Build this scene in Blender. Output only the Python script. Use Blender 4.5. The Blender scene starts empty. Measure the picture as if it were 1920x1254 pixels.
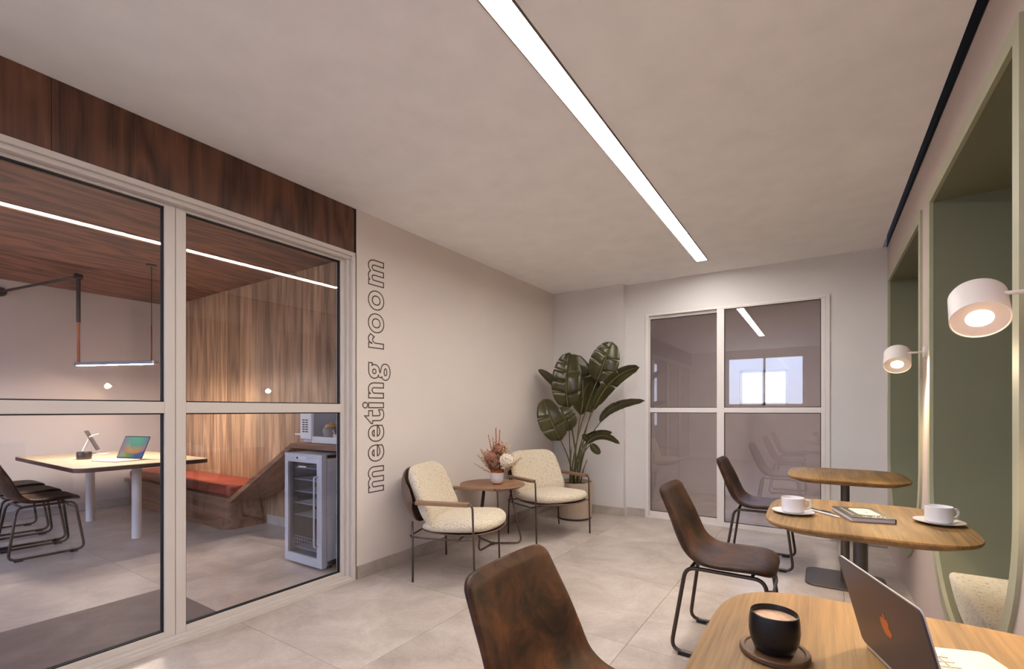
import bpy, bmesh, math, random
from mathutils import Vector, Matrix
random.seed(7)
C = bpy.context.scene.collection
SC = bpy.context.scene
R = math.radians
PI = math.pi

# ------------------------------------------------------------------ camera, light, exposure
cam_d = bpy.data.cameras.new('camera'); cam = bpy.data.objects.new('camera', cam_d); C.objects.link(cam)
cam.location = (0, 0, 1.2); cam.rotation_euler = (R(90), 0, R(33.09))
cam_d.sensor_width = 36; cam_d.lens = 36*887/1920; cam_d.shift_y = 141/1920
cam_d.clip_start = 0.05; cam_d.clip_end = 100
SC.camera = cam
vs = SC.view_settings
vs.view_transform = 'Standard'; vs.look = 'None'; vs.gamma = 1; vs.use_curve_mapping = False
vs.exposure = 1.12
SC.cycles.use_denoising = True
SC.cycles.max_bounces = 10; SC.cycles.diffuse_bounces = 6; SC.cycles.glossy_bounces = 4
SC.cycles.transparent_max_bounces = 16; SC.cycles.sample_clamp_indirect = 6
SC.cycles.caustics_reflective = False; SC.cycles.caustics_refractive = False

STRIP_E = 32.0        # ceiling light strip
LAMP_E = 30.0        # wall lamps: lens
LAMP_W = 13.0        # wall lamps: downward beam, watts
PENDANT_E = 265.0     # meeting room pendant
SKY_E = 5.5          # evening sky outside the windows

world = bpy.data.worlds.new('sky'); SC.world = world; world.use_nodes = True
wn = world.node_tree
bg = wn.nodes['Background']; tc = wn.nodes.new('ShaderNodeTexCoord'); sx = wn.nodes.new('ShaderNodeSeparateXYZ')
rp = wn.nodes.new('ShaderNodeValToRGB')
rp.color_ramp.elements[0].position = 0.45; rp.color_ramp.elements[0].color = (.35, .37, .42, 1)
rp.color_ramp.elements[1].position = 0.62; rp.color_ramp.elements[1].color = (.50, .66, 1.0, 1)
mr = wn.nodes.new('ShaderNodeMapRange'); mr.inputs['From Min'].default_value = -1
wn.links.new(tc.outputs['Generated'], sx.inputs[0]); wn.links.new(sx.outputs['Z'], mr.inputs['Value'])
wn.links.new(mr.outputs[0], rp.inputs[0]); wn.links.new(rp.outputs[0], bg.inputs['Color'])
bg.inputs['Strength'].default_value = SKY_E

def portal(name, loc, rot, sx_, sy_):
    d = bpy.data.lights.new(name, 'AREA'); d.shape = 'RECTANGLE'; d.size = sx_; d.size_y = sy_
    d.cycles.is_portal = True
    o = bpy.data.objects.new(name, d); C.objects.link(o); o.location = loc; o.rotation_euler = rot
portal('window_portal', (-1.1, -2.12, 1.87), (R(90), 0, PI), 1.6, 1.15)
portal('window_portal.001', (-5.2, -2.12, 1.6), (R(90), 0, PI), 3.2, 1.7)
portal('window_portal.002', (-.64, 7.26, 1.5), (R(90), 0, 0), .6, .5)

# ------------------------------------------------------------------ material helpers
def lin(c):
    f = lambda v: v/12.92 if v <= .04045 else ((v+.055)/1.055)**2.4
    return tuple(f(v/255) for v in c) + (1,)

def new_mat(name):
    m = bpy.data.materials.new(name); m.use_nodes = True
    nt = m.node_tree; b = nt.nodes['Principled BSDF']
    return m, nt, b

def nd(nt, typ, **kw):
    n = nt.nodes.new(typ)
    for k, v in kw.items():
        if k.startswith('_'): setattr(n, k[1:], v)
        else: n.inputs[k.replace('__', ' ')].default_value = v
    return n

def ramp(nt, src, stops):
    r = nt.nodes.new('ShaderNodeValToRGB'); e = r.color_ramp.elements
    while len(e) < len(stops): e.new(.5)
    for i, (p, c) in enumerate(stops):
        e[i].position = p; e[i].color = c
    nt.links.new(src, r.inputs[0]); return r

def add_bump(nt, b, src, strength, dist=.002):
    bp = nd(nt, 'ShaderNodeBump', Strength=strength, Distance=dist)
    nt.links.new(src, bp.inputs['Height']); nt.links.new(bp.outputs[0], b.inputs['Normal'])

def plain(name, col, rough=.5, metal=0, var=0, scale=6, bump=0, bscale=200, spec=.5, coat=0):
    m, nt, b = new_mat(name)
    b.inputs['Roughness'].default_value = rough; b.inputs['Metallic'].default_value = metal
    b.inputs['Specular IOR Level'].default_value = spec; b.inputs['Coat Weight'].default_value = coat
    t = nd(nt, 'ShaderNodeTexCoord')
    n = nd(nt, 'ShaderNodeTexNoise', Scale=scale, Detail=4.0)
    nt.links.new(t.outputs['Object'], n.inputs['Vector'])
    c = lin(col); v = var if var else .03
    r = ramp(nt, n.outputs['Fac'], [(.3, tuple(x*(1-v) for x in c[:3])+(1,)), (.7, tuple(min(1, x*(1+v)) for x in c[:3])+(1,))])
    nt.links.new(r.outputs[0], b.inputs['Base Color'])
    if bump:
        n2 = nd(nt, 'ShaderNodeTexNoise', Scale=bscale, Detail=3.0)
        nt.links.new(t.outputs['Object'], n2.inputs['Vector'])
        add_bump(nt, b, n2.outputs['Fac'], bump)
    return m

def wood(name, dark, light, axis='x', rough=.42, scale=1.0, ring=1.0, rnd=.25, fine=1.0, bump=.15, across=7, fmix=.72):
    """Grain runs along the object axis given; each object shifts its own grain and tone."""
    m, nt, b = new_mat(name)
    t = nd(nt, 'ShaderNodeTexCoord'); oi = nd(nt, 'ShaderNodeObjectInfo')
    off = nd(nt, 'ShaderNodeVectorMath', _operation='SCALE'); off.inputs[0].default_value = (7.3, 3.1, 5.7)
    nt.links.new(oi.outputs['Random'], off.inputs['Scale'])
    ad = nd(nt, 'ShaderNodeVectorMath', _operation='ADD')
    nt.links.new(t.outputs['Object'], ad.inputs[0]); nt.links.new(off.outputs[0], ad.inputs[1])
    def mapped(along, across):
        mp = nd(nt, 'ShaderNodeMapping')
        s = [across*scale]*3; s['xyz'.index(axis)] = along*scale
        mp.inputs['Scale'].default_value = s
        nt.links.new(ad.outputs[0], mp.inputs['Vector']); return mp
    n1 = nd(nt, 'ShaderNodeTexNoise', Scale=1.0, Detail=3.0, Roughness=.5); nt.links.new(mapped(.55, across).outputs[0], n1.inputs['Vector'])
    mul = nd(nt, 'ShaderNodeMath', _operation='MULTIPLY'); mul.inputs[1].default_value = 9*ring
    nt.links.new(n1.outputs['Fac'], mul.inputs[0])
    fr = nd(nt, 'ShaderNodeMath', _operation='PINGPONG'); fr.inputs[1].default_value = 1.0; nt.links.new(mul.outputs[0], fr.inputs[0])
    n2 = nd(nt, 'ShaderNodeTexNoise', Scale=1.0, Detail=5.0, Roughness=.65); nt.links.new(mapped(3, 110*fine).outputs[0], n2.inputs['Vector'])
    mx = nd(nt, 'ShaderNodeMix', _data_type='FLOAT'); mx.inputs[0].default_value = fmix
    nt.links.new(fr.outputs[0], mx.inputs[2]); nt.links.new(n2.outputs['Fac'], mx.inputs[3])
    d, l = lin(dark), lin(light)
    mid = tuple((a+c)/2 for a, c in zip(d, l))
    r = ramp(nt, mx.outputs[0], [(.22, d), (.5, mid), (.78, l)])
    hs = nd(nt, 'ShaderNodeHueSaturation')
    mr_ = nd(nt, 'ShaderNodeMapRange'); mr_.inputs['To Min'].default_value = 1-rnd; mr_.inputs['To Max'].default_value = 1+rnd
    nt.links.new(oi.outputs['Random'], mr_.inputs['Value']); nt.links.new(mr_.outputs[0], hs.inputs['Value'])
    nt.links.new(r.outputs[0], hs.inputs['Color']); nt.links.new(hs.outputs[0], b.inputs['Base Color'])
    b.inputs['Roughness'].default_value = rough
    add_bump(nt, b, n2.outputs['Fac'], bump)
    return m

def leather(name, dark, worn, edge=.5, scale=5, p=(.38, .54, .72)):
    m, nt, b = new_mat(name)
    t = nd(nt, 'ShaderNodeTexCoord')
    n = nd(nt, 'ShaderNodeTexNoise', Scale=scale, Detail=8.0, Roughness=.68, Distortion=.6); nt.links.new(t.outputs['Object'], n.inputs['Vector'])
    r = ramp(nt, n.outputs['Fac'], [(p[0], lin(dark)), (p[1], tuple((a*2+c)/3 for a, c in zip(lin(dark), lin(worn)))), (p[2], lin(worn))])
    nt.links.new(r.outputs[0], b.inputs['Base Color'])
    v = nd(nt, 'ShaderNodeTexVoronoi', Scale=420.0); nt.links.new(t.outputs['Object'], v.inputs['Vector'])
    add_bump(nt, b, v.outputs['Distance'], .25, .001)
    b.inputs['Roughness'].default_value = edge; b.inputs['Specular IOR Level'].default_value = .25
    return m

def boucle(name, base, speck, amount=.36, bump=.9, scale=150, rough=.95):
    m, nt, b = new_mat(name)
    t = nd(nt, 'ShaderNodeTexCoord')
    v = nd(nt, 'ShaderNodeTexNoise', Scale=float(scale), Detail=3.0, Roughness=.6); nt.links.new(t.outputs['Object'], v.inputs['Vector'])
    r = ramp(nt, v.outputs['Fac'], [(amount-.05, lin(speck)), (amount+.05, lin(base))])
    nt.links.new(r.outputs[0], b.inputs['Base Color'])
    w = nd(nt, 'ShaderNodeTexVoronoi', Scale=float(scale)*.8); nt.links.new(t.outputs['Object'], w.inputs['Vector'])
    add_bump(nt, b, w.outputs['Distance'], bump, .004)
    b.inputs['Roughness'].default_value = rough; b.inputs['Sheen Weight'].default_value = .3
    b.inputs['Specular IOR Level'].default_value = .2
    return m

def tile_mat(name, c1, c2, c3, r0=.26, r1=.40, sp=.4):
    m, nt, b = new_mat(name)
    t = nd(nt, 'ShaderNodeTexCoord'); oi = nd(nt, 'ShaderNodeObjectInfo')
    off = nd(nt, 'ShaderNodeVectorMath', _operation='SCALE'); off.inputs[0].default_value = (17.3, 31.1, 5.7)
    nt.links.new(oi.outputs['Random'], off.inputs['Scale'])
    ad = nd(nt, 'ShaderNodeVectorMath', _operation='ADD')
    nt.links.new(t.outputs['Object'], ad.inputs[0]); nt.links.new(off.outputs[0], ad.inputs[1])
    n = nd(nt, 'ShaderNodeTexNoise', Scale=3.0, Detail=10.0, Roughness=.68, Distortion=.5); nt.links.new(ad.outputs[0], n.inputs['Vector'])
    r = ramp(nt, n.outputs['Fac'], [(.0, lin(c1)), (.3, lin(c1)), (.5, lin(c2)), (.7, lin(c3))])
    n2 = nd(nt, 'ShaderNodeTexNoise', Scale=60.0, Detail=4.0); nt.links.new(ad.outputs[0], n2.inputs['Vector'])
    mixc = nd(nt, 'ShaderNodeMix', _data_type='RGBA', _blend_type='MULTIPLY'); mixc.inputs[0].default_value = .35
    r2 = ramp(nt, n2.outputs['Fac'], [(.3, (.75, .75, .75, 1)), (.6, (1, 1, 1, 1))])
    nt.links.new(r.outputs[0], mixc.inputs[6]); nt.links.new(r2.outputs[0], mixc.inputs[7])
    hs = nd(nt, 'ShaderNodeHueSaturation')
    mr_ = nd(nt, 'ShaderNodeMapRange'); mr_.inputs['To Min'].default_value = .9; mr_.inputs['To Max'].default_value = 1.06
    nt.links.new(oi.outputs['Random'], mr_.inputs['Value']); nt.links.new(mr_.outputs[0], hs.inputs['Value'])
    nt.links.new(mixc.outputs[2], hs.inputs['Color']); nt.links.new(hs.outputs[0], b.inputs['Base Color'])
    rr = nd(nt, 'ShaderNodeMapRange'); rr.inputs['To Min'].default_value = r0; rr.inputs['To Max'].default_value = r1
    nt.links.new(n.outputs['Fac'], rr.inputs['Value']); nt.links.new(rr.outputs[0], b.inputs['Roughness'])
    b.inputs['Specular IOR Level'].default_value = sp
    add_bump(nt, b, n2.outputs['Fac'], .05)
    return m

def glass_mat(name, f0=.05, tint=(1, 1, 1), rough=0.0):
    m, nt, b = new_mat(name); nt.nodes.remove(b)
    out = nt.nodes['Material Output']
    lw = nd(nt, 'ShaderNodeLayerWeight', Blend=.5)
    pw = nd(nt, 'ShaderNodeMath', _operation='POWER'); pw.inputs[1].default_value = 5
    nt.links.new(lw.outputs['Facing'], pw.inputs[0])
    ma = nd(nt, 'ShaderNodeMath', _operation='MULTIPLY_ADD'); ma.inputs[1].default_value = 1-f0; ma.inputs[2].default_value = f0
    nt.links.new(pw.outputs[0], ma.inputs[0])
    tr = nd(nt, 'ShaderNodeBsdfTransparent', Color=tuple(tint)+(1,))
    gl = nd(nt, 'ShaderNodeBsdfGlossy', Roughness=rough)
    mix = nd(nt, 'ShaderNodeMixShader')
    nt.links.new(ma.outputs[0], mix.inputs[0]); nt.links.new(tr.outputs[0], mix.inputs[1]); nt.links.new(gl.outputs[0], mix.inputs[2])
    nt.links.new(mix.outputs[0], out.inputs['Surface'])
    return m

def emit(name, col, strength):
    m, nt, b = new_mat(name)
    b.inputs['Base Color'].default_value = (.8, .8, .8, 1)
    b.inputs['Emission Color'].default_value = tuple(col)+(1,); b.inputs['Emission Strength'].default_value = strength
    return m

M = {}
M['ceiling'] = plain('ceiling_paint', (248, 246, 245), .9, bump=.02, bscale=120)
M['wall'] = plain('greige_plaster', (220, 210, 202), .85, var=.02, scale=2, bump=.03, bscale=90)
M['wall_back'] = plain('pale_plaster', (216, 211, 209), .85, var=.02, scale=2, bump=.03, bscale=90)
M['wall_right'] = plain('taupe_plaster', (192, 176, 168), .85, var=.02, scale=2, bump=.03, bscale=90)
M['wall_meeting'] = plain('white_plaster', (198, 190, 187), .85, var=.02, scale=2)
M['wall_behind'] = plain('grey_plaster', (206, 196, 194), .9)
M['green'] = plain('sage_green_paint', (122, 121, 98), .75, var=.03, scale=3)
M['green_trim'] = plain('light_sage_lacquer', (168, 166, 140), .5)
M['black'] = plain('black_gap', (10, 9, 9), .8)
M['gasket'] = plain('black_rubber', (12, 12, 13), .6)
M['frame'] = plain('champagne_aluminium', (205, 196, 188), .45, var=.01)
M['white_frame'] = plain('white_aluminium', (222, 214, 210), .45, var=.01)
M['glass'] = glass_mat('clear_glass', .05, (.97, .96, .96))
M['glass_grey'] = glass_mat('grey_glass', .08, (.95, .93, .93))
M['glass_fridge'] = glass_mat('cooler_glass', .05, (.75, .77, .82))
M['tile'] = tile_mat('stone_tile', (162, 149, 139), (187, 174, 164), (208, 196, 186))
M['tile_dark'] = tile_mat('stone_tile_darker', (96, 82, 80), (112, 97, 94), (128, 113, 108), .6, .75, .2)
M['grout'] = plain('grout', (120, 110, 102), .9)
M['base'] = tile_mat('stone_skirting', (160, 149, 140), (182, 171, 161), (198, 187, 177))
M['walnut'] = wood('dark_walnut_veneer', (52, 30, 22), (116, 74, 52), 'z', .5, .9, 2.0, .06, across=3.0, fmix=.6)
M['walnut_ceiling'] = wood('walnut_ceiling_veneer', (74, 42, 30), (146, 94, 66), 'y', .5, .8, 2.6, .06, across=2.2, fmix=.5)
M['oak_wall'] = wood('walnut_board', (94, 66, 48), (196, 158, 124), 'z', .5, .8, 1.0, .22)
M['oak_bench'] = wood('walnut_bench_veneer', (92, 58, 40), (158, 112, 80), 'x', .45, .9, 1.0, .05)
M['oak'] = wood('oak_table_top', (98, 70, 34), (168, 129, 76), 'y', .6, 1.2, .8, .06)
M['oak_small'] = wood('oak_side_table', (120, 82, 58), (170, 124, 90), 'y', .45, 1.5, .8, .05)
M['oak_arm'] = wood('oak_armrest', (108, 80, 60), (164, 126, 98), 'x', .45, 2, .8, .05)
M['shell_wood'] = wood('walnut_plywood_shell', (92, 70, 60), (136, 106, 90), 'y', .45, 1.2, .8, .05)
M['coaster'] = wood('dark_wood_coaster', (70, 48, 32), (112, 80, 54), 'x', .45, 2, .8, .05)
M['meeting_top'] = wood('pale_oak_table_top', (152, 136, 114), (182, 167, 144), 'y', .4, 1.0, .8, .03)
M['meeting_edge'] = plain('dark_plum_edge', (72, 42, 42), .5)
M['leather'] = leather('distressed_brown_leather', (32, 20, 14), (116, 72, 40), .5, 8, (.36, .56, .78))
M['chair_metal'] = plain('bronze_black_steel', (74, 63, 54), .3, .65)
M['rod'] = plain('dark_bronze_rod', (92, 78, 70), .35, .6)
M['table_metal'] = plain('grey_bronze_steel', (92, 84, 78), .42, .6)
M['rubber'] = plain('dark_rubber', (28, 26, 26), .7)
M['boucle'] = boucle('cream_boucle', (222, 208, 184), (150, 132, 112), .40, .9, 130)
M['cushion'] = boucle('speckled_cream_upholstery', (226, 216, 192), (70, 58, 50), .355, .5, 85)
M['red'] = leather('terracotta_leather', (140, 62, 48), (166, 80, 64), .5, 3)
M['steel_grey'] = plain('brushed_steel', (196, 199, 208), .4, .3)
M['steel_dark'] = plain('dark_liner', (58, 58, 66), .6)
M['wire'] = plain('white_wire', (214, 214, 220), .4)
M['white'] = plain('white_porcelain', (232, 228, 228), .25, spec=.5)
M['white_matte'] = plain('white_matte', (226, 222, 220), .6)
M['lamp_white'] = plain('white_lacquer', (206, 198, 194), .5)
M['black_cup'] = plain('black_ceramic', (18, 17, 18), .35)
M['coffee'] = plain('milk_coffee', (206, 168, 140), .4, var=.25, scale=60)
M['laptop'] = plain('space_grey_aluminium', (88, 78, 84), .35, .6)
M['laptop_light'] = plain('light_aluminium', (212, 206, 200), .4, .3)
M['copper'] = plain('polished_copper', (206, 120, 70), .25, 1.0)
M['pot'] = plain('fluted_stoneware', (186, 166, 146), .7)
M['pot_dark'] = plain('dark_pot_base', (52, 46, 44), .6)
M['soil'] = plain('soil', (44, 32, 26), .95, var=.3, scale=60, bump=.6, bscale=80)
M['stem'] = plain('leaf_stalk', (96, 88, 52), .5, var=.2)
M['leaf'] = plain('glossy_leaf', (62, 58, 29), .3, var=.45, scale=6, bump=.1, bscale=60)
M['leaf_rib'] = plain('leaf_midrib', (122, 116, 76), .5)
M['dried'] = plain('dried_rose_plume', (190, 138, 112), .9, var=.25, scale=40)
M['dried_dark'] = plain('dried_brown_filler', (156, 112, 90), .9, var=.3, scale=40)
M['dried_pale'] = plain('dried_pale_grass', (214, 182, 142), .9, var=.15, scale=40)
M['bloom'] = plain('cream_bloom', (236, 224, 206), .9, var=.05, scale=60)
M['ink'] = plain('dark_lettering', (82, 66, 58), .7)
M['strip'] = emit('strip_diffuser', (1.0, .95, .89), STRIP_E)
M['lamp_glow'] = emit('lamp_glow', (1.0, .74, .46), LAMP_E)
M['pendant_glow'] = emit('pendant_glow', (1.0, .86, .72), PENDANT_E)
M['added_panel_glow'] = emit('added_panel_glow', (1.0, .93, .88), 4.5)  # for the unseen panel light added behind the back glazing
M['brass'] = plain('dark_brass_edge', (96, 74, 50), .4, .7)
M['paper'] = plain('paper_pages', (206, 200, 204), .8)
M['book'] = plain('black_book_cover', (34, 30, 30), .45)
M['card'] = plain('cream_print', (240, 232, 212), .6)
M['beige_lid'] = plain('glazed_ochre_lid', (206, 164, 104), .4)
M['clay'] = plain('grey_clay', (150, 138, 138), .6)
M['orange_strap'] = leather('tan_leather_strap', (150, 78, 46), (186, 104, 66), .5, 3)
M['bar_grey'] = plain('blue_grey_bar', (120, 128, 142), .4, .4)

# ------------------------------------------------------------------ mesh helpers
def obj(name, bm, mat, parent=None, smooth=False, sub=0, bevel=0, bseg=2, loc=None, rot=None, kind=None, label=None, autos=None):
    bmesh.ops.recalc_face_normals(bm, faces=bm.faces)
    me = bpy.data.meshes.new(name); bm.to_mesh(me); bm.free()
    me.materials.append(mat)
    if smooth or sub or autos:
        for p in me.polygons: p.use_smooth = True
    if autos: me.set_sharp_from_angle(angle=R(autos))
    o = bpy.data.objects.new(name, me); C.objects.link(o)
    if parent: o.parent = parent
    if loc: o.location = loc
    if rot: o.rotation_euler = rot
    if bevel:
        md = o.modifiers.new('bevel', 'BEVEL'); md.width = bevel; md.segments = bseg; md.limit_method = 'ANGLE'; md.angle_limit = R(40)
    if sub:
        md = o.modifiers.new('subdivision', 'SUBSURF'); md.levels = sub; md.render_levels = sub
    if kind: o['kind'] = kind
    if label: o['label'] = label
    return o

def thing(name, label=None, cat=None, loc=(0, 0, 0), rz=0, group=None, kind=None, parent=None):
    o = bpy.data.objects.new(name, None); C.objects.link(o); o.empty_display_size = .1
    o.location = loc; o.rotation_euler = (0, 0, rz)
    if parent: o.parent = parent
    if label: o['label'] = label
    if cat: o['category'] = cat
    if group: o['group'] = group
    if kind: o['kind'] = kind
    return o

def tag(o, label, cat, group=None):
    o['label'] = label; o['category'] = cat
    if group: o['group'] = group
    return o

def dup(o, parent=None):
    c = o.copy(); C.objects.link(c); c.parent = parent
    for ch in list(o.children): dup(ch, c)
    return c

def place(root, loc, rz, label, group=None):
    root.location = loc; root.rotation_euler = (0, 0, rz); root['label'] = label
    if group: root['group'] = group
    return root

B = bmesh.new
def box(bm, x0, x1, y0, y1, z0, z1):
    v = [bm.verts.new((x, y, z)) for x in (x0, x1) for y in (y0, y1) for z in (z0, z1)]
    for f in ((0, 1, 3, 2), (4, 6, 7, 5), (0, 4, 5, 1), (2, 3, 7, 6), (0, 2, 6, 4), (1, 5, 7, 3)):
        bm.faces.new([v[i] for i in f])
    return bm
def bx(*a): return box(B(), *a)

def struct(name, bm, mat, parent=None, **kw):
    return obj(name, bm, mat, parent, kind='structure' if parent is None else None, **kw)

def loft(bm, rings, closed=True, cap=True):
    vr = [[bm.verts.new(p) for p in r] for r in rings]
    n = len(vr[0])
    for a, b in zip(vr[:-1], vr[1:]):
        for i in range(n if closed else n-1):
            j = (i+1) % n
            bm.faces.new((a[i], a[j], b[j], b[i]))
    if cap:
        bm.faces.new(list(reversed(vr[0]))); bm.faces.new(vr[-1])
    return bm

def lathe(bm, prof, seg=32, c=(0, 0, 0), cap=True):
    rings = [[(c[0]+r*math.cos(2*PI*i/seg), c[1]+r*math.sin(2*PI*i/seg), c[2]+z) for i in range(seg)] for r, z in prof]
    return loft(bm, rings, True, cap)

def round_path(pts, r, seg=5, closed=False):
    pts = [Vector(p) for p in pts]; out = []; n = len(pts)
    for i, p in enumerate(pts):
        if not closed and i in (0, n-1): out.append(p); continue
        a, b = pts[(i-1) % n], pts[(i+1) % n]
        d1, d2 = (a-p), (b-p)
        ri = r[i] if isinstance(r, (list, tuple)) else r
        t = min(ri, d1.length*.48, d2.length*.48)
        s, e = p+d1.normalized()*t, p+d2.normalized()*t
        for k in range(seg+1):
            u = k/seg
            out.append(s*(1-u)**2 + p*2*u*(1-u) + e*u*u)
    return out

def tube(bm, pts, rad, seg=8, closed=False, cap=True):
    pts = [Vector(p) for p in pts]
    q = [pts[0]]
    for p in pts[1:]:
        if (p-q[-1]).length > 1e-5: q.append(p)
    if closed and (q[0]-q[-1]).length < 1e-5: q.pop()
    pts = q; n = len(pts)
    def tan(i):
        if closed: return (pts[(i+1) % n]-pts[i-1]).normalized()
        return (pts[min(i+1, n-1)]-pts[max(i-1, 0)]).normalized()
    t0 = tan(0); up = Vector((0, 0, 1)) if abs(t0.z) < .9 else Vector((1, 0, 0))
    nrm = (up - t0*up.dot(t0)).normalized()
    rings = []
    for i in range(n):
        t = tan(i); nrm = (nrm - t*nrm.dot(t)).normalized(); bn = t.cross(nrm)
        ri = rad(i/(n-1)) if callable(rad) else rad
        rings.append([pts[i] + (nrm*math.cos(2*PI*k/seg)+bn*math.sin(2*PI*k/seg))*ri for k in range(seg)])
    if closed:
        rings.append(rings[0]); vr = [[bm.verts.new(p) for p in r] for r in rings[:-1]]; vr.append(vr[0])
        for a, b in zip(vr[:-1], vr[1:]):
            for i in range(seg):
                j = (i+1) % seg; bm.faces.new((a[i], a[j], b[j], b[i]))
    else: loft(bm, rings, True, cap)
    return bm

def prism(bm, poly, z0, z1):
    return loft(bm, [[(x, y, z0) for x, y in poly], [(x, y, z1) for x, y in poly]])

def rrect(hx, hy, r, seg=6, cx=0, cy=0):
    out = []
    for sx_, sy_, a0 in ((1, 1, 0), (-1, 1, 90), (-1, -1, 180), (1, -1, 270)):
        for k in range(seg+1):
            a = R(a0+90*k/seg)
            out.append((cx+sx_*(hx-r)+r*math.cos(a), cy+sy_*(hy-r)+r*math.sin(a)))
    return out

def superell(hx, hy, n, seg=64):
    out = []
    for k in range(seg):
        a = 2*PI*k/seg; c, s = math.cos(a), math.sin(a)
        out.append((hx*abs(c)**(2/n)*(1 if c >= 0 else -1), hy*abs(s)**(2/n)*(1 if s >= 0 else -1)))
    return out

def catmull(pts, n):
    P = [pts[0]]+list(pts)+[pts[-1]]; out = []
    m = len(pts)-1
    for k in range(n+1):
        t = k/n*m; i = min(int(t), m-1); u = t-i
        p0, p1, p2, p3 = P[i], P[i+1], P[i+2], P[i+3]
        out.append(tuple(.5*((2*b)+(-a+c)*u+(2*a-5*b+4*c-d)*u*u+(-a+3*b-3*c+d)*u**3) for a, b, c, d in zip(p0, p1, p2, p3)))
    return out

def shell(bm, prof, th, R0, R1, n=22, nu=14, epow=6, emin=.25, curve_pow=2.2):
    """Padded shell: prof rows (x, z, half width, edge lift) from the top of a back, or the rear of a seat, to the front."""
    rows = catmull(prof, n)
    d = [0]
    for a, b in zip(rows[:-1], rows[1:]): d.append(d[-1]+math.hypot(b[0]-a[0], b[1]-a[1]))
    L = d[-1]; rings = []
    def cut(x, Rr):
        if x >= Rr: return 0
        return Rr-math.sqrt(max(0, Rr*Rr-(Rr-x)**2))
    # extra rows near both ends so the corners round off
    ts = sorted(set([0, L]+[R0*k/5*.999 for k in range(6)]+[L-R1*k/5*.999 for k in range(6)]+[x for x in d if R0 < x < L-R1]))
    for s in ts:
        i = max(0, min(n-1, next((k for k in range(n) if d[k+1] >= s), n-1)))
        u = (s-d[i])/max(1e-9, d[i+1]-d[i])
        x, z, hw, cv = (a+(b-a)*u for a, b in zip(rows[i], rows[i+1]))
        a, b = rows[max(0, i-1)], rows[min(n, i+2)]
        tx, tz = b[0]-a[0], b[1]-a[1]; l = math.hypot(tx, tz); nx, nz = -tz/l, tx/l
        w = hw-cut(s, R0)-cut(L-s, R1)
        e0 = min(1, .35+.65*min(s, L-s)/(th*.8))
        top, bot = [], []
        for k in range(nu+1):
            v = -1+2*k/nu
            f = max(emin, math.sqrt(max(0, 1-abs(v)**epow)))*e0*th/2
            lift = cv*abs(v*w/max(hw, 1e-6))**curve_pow
            px, pz = x+nx*lift, z+nz*lift
            top.append((px+nx*f, v*w, pz+nz*f)); bot.append((px-nx*f, v*w, pz-nz*f))
        rings.append(top+bot[::-1])
    return loft(bm, rings)

# ------------------------------------------------------------------ setting
XL, XR, YB, YR, ZC = -2.75, 0.49, 5.24, -2.0, 2.62      # left wall, right wall, back wall, rear wall, ceiling
XM, YM = -7.35, 2.85                                    # meeting room: far wall, boarded wall
floor = struct('floor', bx(XM-.15, XR+.65, YR-.15, 7.3, -.06, -.008), M['grout'])
TX, TY, TO = .957, .95, .0010
tile_me = None
for ix in range(-8, 2):
    for iy in range(-5, 6):
        x0, y0 = -.83+TX*ix, 2.35+TY*iy
        if x0+TX < XM or x0 > XR or y0+TY < YR or y0 > 7.25: continue
        if x0 < -2.8 and y0 > YM: continue
        dark = -3.75 < x0 < -2.8 and y0+TY < 1.45  # tiles along the partition take a darker colour
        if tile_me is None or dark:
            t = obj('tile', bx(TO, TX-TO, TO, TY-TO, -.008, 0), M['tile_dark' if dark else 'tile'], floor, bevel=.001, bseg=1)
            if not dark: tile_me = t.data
        else:
            t = bpy.data.objects.new('tile', tile_me); C.objects.link(t); t.parent = floor
        t.location = (x0, y0, 0)
# ceilings and roof slab
struct('ceiling', bx(XL-.15, .455, YR, YB+.1, ZC, ZC+.03), M['ceiling'])
struct('ceiling_meeting', bx(XM, XL-.13, YR, YM, 2.6, 2.63), M['walnut_ceiling'])
struct('ceiling_behind', bx(-2.8, XR+.1, YB+.1, 7.2, ZC, ZC+.03), M['wall_behind'])
struct('ceiling_roof', bx(XM-.15, XR+.75, YR-.15, 7.35, 2.86, 2.95), M['black'])
# left wall beyond the partition, and the stub it hides
wall_left = struct('wall_left', bx(XL-.13, XL, 2.205, YB+.1, -.005, ZC), M['wall'])
struct('trim_2', bx(XR-.003, XR, YR, YB, ZC-.004, 2.86), M['black'])
struct('trim_1', bx(XL-.12, XL-.006, 2.188, 2.206, .0, ZC), M['black'])
struct('baseboard_left', bx(XL, XL+.013, 2.206, 5.165, 0, .092), M['base'], bevel=.002)
# back wall: pier on the left, header, right jamb
wb = B(); box(wb, XL, -1.862, 5.165, YB+.1, -.005, ZC); box(wb, -1.862, -1.637, YB, YB+.1, -.005, ZC)
box(wb, .075, XR+.02, YB, YB+.1, -.005, ZC); box(wb, -1.637, .075, YB, YB+.1, 2.262, ZC)
struct('wall_back', wb, M['wall_back'])
bb = B(); box(bb, XL+.013, -1.85, 5.152, 5.165, 0, .092); box(bb, -1.85, -1.637, YB-.013, YB, 0, .092)
box(bb, .085, XR, YB-.013, YB, 0.006, .092); struct('baseboard_back', bb, M['base'], bevel=.002)
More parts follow.
